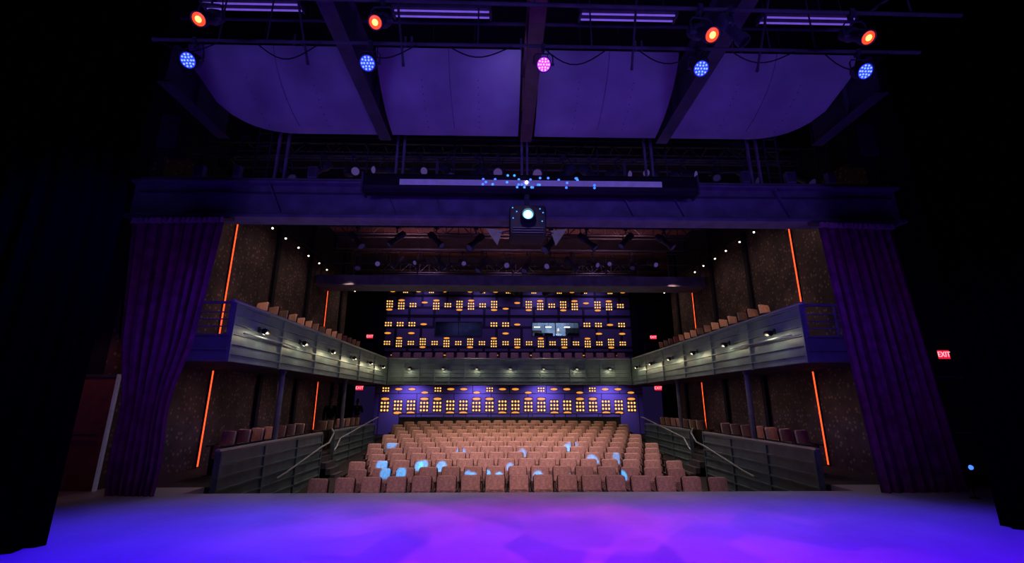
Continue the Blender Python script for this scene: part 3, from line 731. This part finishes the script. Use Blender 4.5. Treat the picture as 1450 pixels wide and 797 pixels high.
for s in (-1,1):
    t=thing('lighting_track','long black lighting track along the side wall','track','lighting tracks')
    part(t,'rail',MB().box(s*7.45-.03,s*7.45+.03,10.5,21.5,6.95,7.0),[M_black],smooth=False)
    for y in (12,16,20): part(t,'hanging_rod',MB().tube([(s*7.45,y,7),(s*7.45,y,9.0)],.012,6),[M_black])

# ------------------------------------------------------------------ drapes
def drape(bot0,bot1,top0,top1,z0,z1,folds,amp,gather=None,nz=24):
    nx=folds*10; M=MB(); vs=[];fs=[]
    for j in range(nz+1):
        t=j/nz; z=z0+(z1-z0)*t
        a=Vector(bot0).lerp(Vector(top0),t); b=Vector(bot1).lerp(Vector(top1),t)
        if gather: 
            g=gather(t); a,b=g(a,b) 
        d=(b-a); L=d.length; d.normalize(); nr=Vector((-d.y,d.x))
        for i in range(nx+1):
            u=i/nx; ph=2*math.pi*folds*u+.5*math.sin(2.5*t+5*u)+.8*math.sin(9*u)
            o=amp*(.5+.5*(1-t))*(math.sin(ph)+.35*math.sin(2.3*ph+1))
            p=a+d*(L*u)+nr*o; vs.append((p.x,p.y,z))
    for j in range(nz):
        for i in range(nx):
            q=j*(nx+1)+i; fs.append((q,q+1,q+nx+2,q+nx+1))
    M.add(vs,fs); return M
for (bo0,bo1,to0,to1,s) in (((-7.4,8.8),(-6.45,8.7),(-8.0,8.8),(-6.08,8.7),-1),((6.45,8.7),(8.15,8.8),(6.2,8.7),(7.85,8.8),1)):
    def gl(t):
        def g(a,b):
            k=max(0,1-abs(t-.30)/.25); k=k*k*(3-2*k)
            return (a+(b-a)*k*.10, b-(b-a)*k*.12)
        return g
    t=thing('stage_curtain','heavy plum velour house curtain gathered at the proscenium side','curtain','house curtains')
    part(t,'curtain_cloth',drape(bo0,bo1,to0,to1,.005,5.12,8,.045,gl if s<0 else None),[M_curtain])
    part(t,'heading_tape',drape((to0[0],to0[1]-.05),(to1[0],to1[1]-.05),(to0[0],to0[1]-.05),(to1[0],to1[1]-.05),5.1,5.22,16,.04,None,2),[M_curtaintop])
    x0,x1=to0[0]-.1,to1[0]+.1
    part(t,'curtain_track',MB().box(x0,x1,8.72,8.88,5.22,5.29),[M_steeld],smooth=False)
for (a,b,zt) in (((-6.4,4.0),(-5.68,5.95),8.4),((6.22,6.5),(7.0,4.4),8.4)):
    t=thing('masking_drape','tall black velour masking drape hanging to the stage floor','drape','masking drapes')
    part(t,'drape_cloth',drape(a,b,a,b,.005,zt,9,.04),[M_drape])
    part(t,'drape_pipe',MB().tube([(a[0],a[1],zt+.02),(b[0],b[1],zt+.02)],.03,8),[M_steeld])
    m_=((a[0]+b[0])/2,(a[1]+b[1])/2); part(t,'hanging_rod',MB().tube([(m_[0],m_[1],zt),(m_[0],m_[1],10)],.012,6),[M_steeld])
for s in (-1,1):
    t=thing('loudspeaker','dark hanging loudspeaker near the proscenium','loudspeaker','side loudspeakers',loc=(s*7.0,8.2,6.35))
    part(t,'cabinet',MB().loft([[(-.2,-.2,z),(.2,-.2,z),(.15,.2,z),(-.15,.2,z)] for z in (0,.8)]),[M_black],smooth=False)
    part(t,'grille',MB().box(-.18,.18,-.215,-.2,.03,.77),[M_steeld],smooth=False)
    for q in (-.13,.13): part(t,'hanging_cable',MB().tube([(q,0,.8),(q*.8,0,3.65)],.008,6),[M_steeld])

# ------------------------------------------------------------------ exit signs
fc=bpy.data.curves.new('exit_text','FONT'); fc.body='EXIT'; fc.size=.19; fc.align_x='CENTER'; fc.align_y='CENTER'; fc.extrude=.004
fo=bpy.data.objects.new('tmp_text',fc); C.objects.link(fo); bpy.context.view_layer.update()
dg=bpy.context.evaluated_depsgraph_get(); tm=bpy.data.meshes.new_from_object(fo.evaluated_get(dg)); bpy.data.objects.remove(fo)
tm.transform(Matrix.Rotation(math.radians(90),4,'X')); tm.materials.clear(); tm.materials.append(M_exitw)
ex=thing('exit_sign','red illuminated EXIT sign','exit sign','exit signs')
part(ex,'housing',MB().box(-.2,.2,-.0,.06,-.13,.13).box(-.03,.03,0,.05,.13,.2),[M_black],smooth=False)
part(ex,'lit_face',MB().box(-.18,.18,-.006,0,-.11,.11),[M_red],smooth=False)
tl=bpy.data.objects.new('lettering',tm); C.objects.link(tl); tl.parent=ex; tl.location=(0,-.011,-.0); tl['label']='bright EXIT lettering'
place(ex,[((8.72,9.22,2.54),(0,0,.0),(.68,1,.8)),((-7.95,25.92,5.2),),((8.35,25.92,5.2),),((-7.4,23.0,2.25),),((7.4,23.0,2.25),)])
t=thing('marker_lamp','small blue running light on a floor stand in the wing','lamp',loc=(7.70,8.2,.5))
part(t,'base',MB().lathe((0,.06,0),(0,-1,0),[(0,.04),(.05,.045),(.06,.04)],12).tube([(0,.05,0),(0,.05,-.48)],.008,6).lathe((0,.05,-.5),(0,0,1),[(0,.07),(.015,.06)],14),[M_drape])
part(t,'glass',MB().lathe((0,0,0),(0,-1,0),[(0,.04),(.02,.035),(.035,.015)],12),[M_bluedot])

# ------------------------------------------------------------------ people
def skin(name,V,E,R,m,par,label=None,sub=2):
    me=bpy.data.meshes.new(name); me.from_pydata(V,E,[]); me.materials.append(m)
    o=bpy.data.objects.new(name,me); C.objects.link(o); o.parent=par
    md=o.modifiers.new('skin','SKIN'); 
    sv=me.skin_vertices[0].data
    for i,r in enumerate(R):
        sv[i].radius=(r,r) if not isinstance(r,tuple) else r
        sv[i].use_root=(i==0)
    md.use_smooth_shade=True
    s=o.modifiers.new('sub','SUBSURF'); s.levels=sub; s.render_levels=sub
    if label:o['label']=label
    return o
def person(loc,rz,h,shirt,hairm,label,armL,armR,skm=None):
    k=h/1.75; r=thing('person',label,'person',loc=loc,rot=(0,0,rz)); r.scale=(k,)*3
    V=[];E=[];R=[]
    def a(p,rad,par=None):
        V.append(p);R.append(rad)
        if par is not None:E.append((par,len(V)-1))
        return len(V)-1
    pel=a((0,0,.95),(.15,.1)); w=a((0,0,1.12),(.125,.09),pel); ch=a((0,-.01,1.32),(.15,.1),w); nb=a((0,0,1.46),.06,ch); nk=a((0,-.01,1.52),.05,nb)
    hd=a((0,-.015,1.60),(.07,.08),nk); ht=a((0,-.01,1.68),(.074,.085),hd); a((0,0,1.74),(.045,.05),ht)
    a((0,-.105,1.615),.011,hd)
    for s in (-1,1): a((s*.082,.0,1.625),.014,hd)
    for s,arm in ((-1,armL),(1,armR)):
        sh=a((s*.17,0,1.42),.055,ch); el=a((s*arm[0][0],arm[0][1],arm[0][2]),.04,sh); wr=a((s*arm[1][0],arm[1][1],arm[1][2]),.026,el)
        d=(Vector(V[wr])-Vector(V[el])).normalized(); pm=a(tuple(Vector(V[wr])+d*.06),(.035,.018),wr)
        sd=d.orthogonal().normalized()
        for q in range(4):
            b=Vector(V[pm])+sd*(q-1.5)*.019
            f1=a(tuple(b+d*.05),.009,pm); a(tuple(b+d*(.09-.01*abs(q-1.5))+Vector((0,-.012,0))),.008,f1)
        a(tuple(Vector(V[wr])+d*.045+sd*.05),.010,pm)
        hp=a((s*.09,0,.88),.085,pel); kn=a((s*.10,-.02,.50),.055,hp); an=a((s*.10,.01,.09),.035,kn); a((s*.11,-.13,.035),(.035,.03),an)
    skin('body',V,E,R,skm or M_skin,r)
    V2=[(0,0,.93),(0,0,1.12),(0,-.01,1.32),(0,0,1.45)];E2=[(0,1),(1,2),(2,3)];R2=[(.165,.12),(.145,.11),(.17,.12),.075]
    for s,arm in ((-1,armL),(1,armR)):
        n=len(V2); V2+=[(s*.18,0,1.41),(s*arm[0][0],arm[0][1],arm[0][2]),(s*(arm[0][0]*.25+arm[1][0]*.75),arm[0][1]*.25+arm[1][1]*.75,arm[0][2]*.25+arm[1][2]*.75)]
        E2+=[(2,n),(n,n+1),(n+1,n+2)]; R2+=[.07,.055,.043]
    skin('shirt',V2,E2,R2,shirt,r)
    V3=[(0,0,.98),(0,0,.9)];E3=[(0,1)];R3=[(.16,.115),(.16,.115)]
    for s in (-1,1):
        n=len(V3);V3+=[(s*.09,0,.82),(s*.10,-.02,.50),(s*.10,.01,.12)];E3+=[(1,n),(n,n+1),(n+1,n+2)];R3+=[.10,.075,.065]
    skin('trousers',V3,E3,R3,M_trous,r)
    for s in (-1,1): skin('shoe',[(s*.10,.04,.05),(s*.11,-.08,.045),(s*.115,-.16,.035)],[(0,1),(1,2)],[.05,.047,.035],M_black,r)
    skin('hair',[(0,.035,1.63),(0,.02,1.70),(0,-.01,1.755),(0,-.05,1.752)],[(0,1),(1,2),(2,3)],[(.075,.06),(.086,.085),(.07,.07),(.05,.035)],hairm,r)
    return r
person((3.0,27.15,4.0),.1,1.84,M_shirtb,M_hairg,'grey haired person in blue shirt standing in the control booth',((.24,.02,1.16),(.17,-.22,1.10)),((.24,.02,1.16),(.17,-.22,1.10)))
person((-6.75,17.6,PZ),.5,1.76,M_shirtk,M_hair,'person darkened to a silhouette standing beside the side seats',((.22,.04,1.15),(.23,-.02,.88)),((.22,.04,1.15),(.23,-.02,.88)),M_skind)
person((-7.3,22.6,PZ),.3,1.7,M_shirtk,M_hair,'person darkened to a silhouette standing near the rear exit',((.22,.04,1.15),(.23,-.06,.88)),((.25,.02,1.16),(.12,-.2,1.15)),M_skind)
spot((2.9,26.3,6.6),(3.0,27.15,5.4),25,(.8,.9,1),70,.6)  # added spot brightening the person in the booth

# ------------------------------------------------------------------ lights
BL=(.03,.0,1.0); MG=(.90,.06,.80)
for x,c,e in ((-4.93,BL,2200),(-2.38,(.06,0,1),1650),(.17,(.22,0,1),1050),(2.48,(.14,0,1),1350),(4.93,(.04,0,1),2200)):
    spot((x,5.4,6.2),(x*.92,4.9,0),e,c,74,.8,.1)
# soft pink angular patches through patterned stencils
for (l,t,e,sz,sc,th) in (((-.6,4.6,6.2),(.2,6.0,0),520,60,7,.50),((1.9,4.6,6.2),(1.4,5.8,0),460,60,8,.50),((0,8.0,6.6),(-.2,6.4,0),380,66,6,.52),((-2.6,8.0,6.6),(-1.2,6.4,0),260,56,7,.50)):
    gobo(spot(l,t,e,MG,sz,1,.02),sc,th,.07)
spot((0.3,4.6,6.2),(.5,5.0,0),260,(.8,.0,.9),62,1,.05)
# added unseen spots: low wash on clouds, header and upper rig
for x in (-5,0,5):
    spot((x,-1.5,3.2),(x*.75,8,7.0),520,(.22,.15,1.0),58,.9,1.0)
spot((0,6.2,7.3),(0,9.9,7.4),26,(.3,.2,1),130,.9,.2)
# purple wash on curtains from added unseen spots
spot((.6,-.5,5.6),(-6.7,8.8,2.8),400,(.42,.06,.85),27,1,.1)
spot((-.9,-.5,5.6),(6.6,8.8,2.8),340,(.42,.06,.85),27,1,.1)
spot((-8.4,8.3,3.4),(-8.4,9.3,.9),9,(1,.4,.2),90,.8,.05)  # added small spot reddening the stage door
# blue kicks on the balcony ends, from added spots without fixtures
for s in (-1,1): spot((0,5.2,6.3),(s*6.6,9.6,2.9),600,(.07,.06,1),22,.9,.05)
# added spots tinting the stage front lavender
for x in (-4,0,4): spot((x,7.3,6.55),(x,8.5,0),190,(.62,.50,1),66,1,.1)
# house warm over seats
for x,y in ((-3,17.0),(0,17.0),(3,17.0),(-2,20.8),(2,20.8)):
    spot((x,y,6.7),(x*.8,y-1.5,0),500,(1,.70,.52),92,.9,.12)
for x in (-3,0,3):
    spot((x,10.25,6.1),(x,15.0,-.3),520,(.98,.68,.72),52,.9,.1)
# added unseen fill spots: low frontal light on the seats from the stage
for x in (-2,2): spot((x,1.5,7.2),(x*.9,12.6,-.2),1000,(.95,.56,.80),32,.9,.05)
spot((0,-.8,4.4),(0,17,-.3),850,(1,.68,.52),24,.9,.05)
# added cool spots tinting the side fronts
for s in (-1,1):
    spot((-s*1,10.25,6.0),(s*6,12.5,2.6),260,(.42,.50,1),45,.9,.1)
    spot((-s*1,13.6,7.0),(s*6,17,2.6),150,(.55,.62,1),50,.9,.1)
# blue patches on the seats: a band of narrow beams
rr=random.Random(11)
for i in range(22):
    x=-4.0+i*.33+rr.uniform(-.15,.15); y=rr.choice((12.0,12.9,13.8,14.7,15.6))+rr.uniform(-.1,.1)
    spot((.1,5.2,6.0),(x,y,zf(y)+.80),15000*rr.uniform(.6,1.1),(.0,.33,1),rr.uniform(1.3,2.3),.6,.012)
# side wall washers
for s in (-1,1):
    for y in (11.4,13.6,16,18.4,20.6):
        spot((s*6.3,y,6.7),(s*7.95,y+.2,5.0),26,(1,.76,.62),120,1,.15)
    for y in (12.5,15.5,18.5):
        spot((s*6.4,y-1,6.6),(s*7.4,y,3.9),110,(1,.62,.45),50,.9,.1)  # added warm spots brightening the balcony seats
        spot((s*6.5,y,2.3),(s*7.0,y-.8,.8),22,(1,.62,.6),130,.9,.05)  # added spots under the balcony brightening the side platform seats
# spots added for a purple wash on rear walls
for x in (-5,-1.7,1.7,5):
    spot((x,24.6,8.4),(x,26,5),80,(.38,.27,1),110,.8,.05)
    spot((x,22.9,2.3),(x,24,1.2),64,(.36,.28,1),130,.8,.05)
# ceiling glow from added uplights
for x in (-4,0,4):
    spot((x,15,6.6),(x,16.2,9),120,(.9,.38,.42),120,.8,.05)
    spot((x,19.9,6.6),(x,19.9,9),80,(.7,.38,.8),140,.8,.05)

w=bpy.data.worlds.new('world'); SC.world=w; w.use_nodes=True
w.node_tree.nodes['Background'].inputs[0].default_value=(.10,.06,.35,1); w.node_tree.nodes['Background'].inputs[1].default_value=.06

cam=bpy.data.cameras.new('camera'); co=bpy.data.objects.new('camera',cam); C.objects.link(co)
co.location=(-.42,0,1.6); co.rotation_euler=(math.radians(90+14.88),0,math.radians(-1.3))
cam.sensor_width=36; cam.lens=640/1450*36; cam.clip_start=.05
SC.camera=co
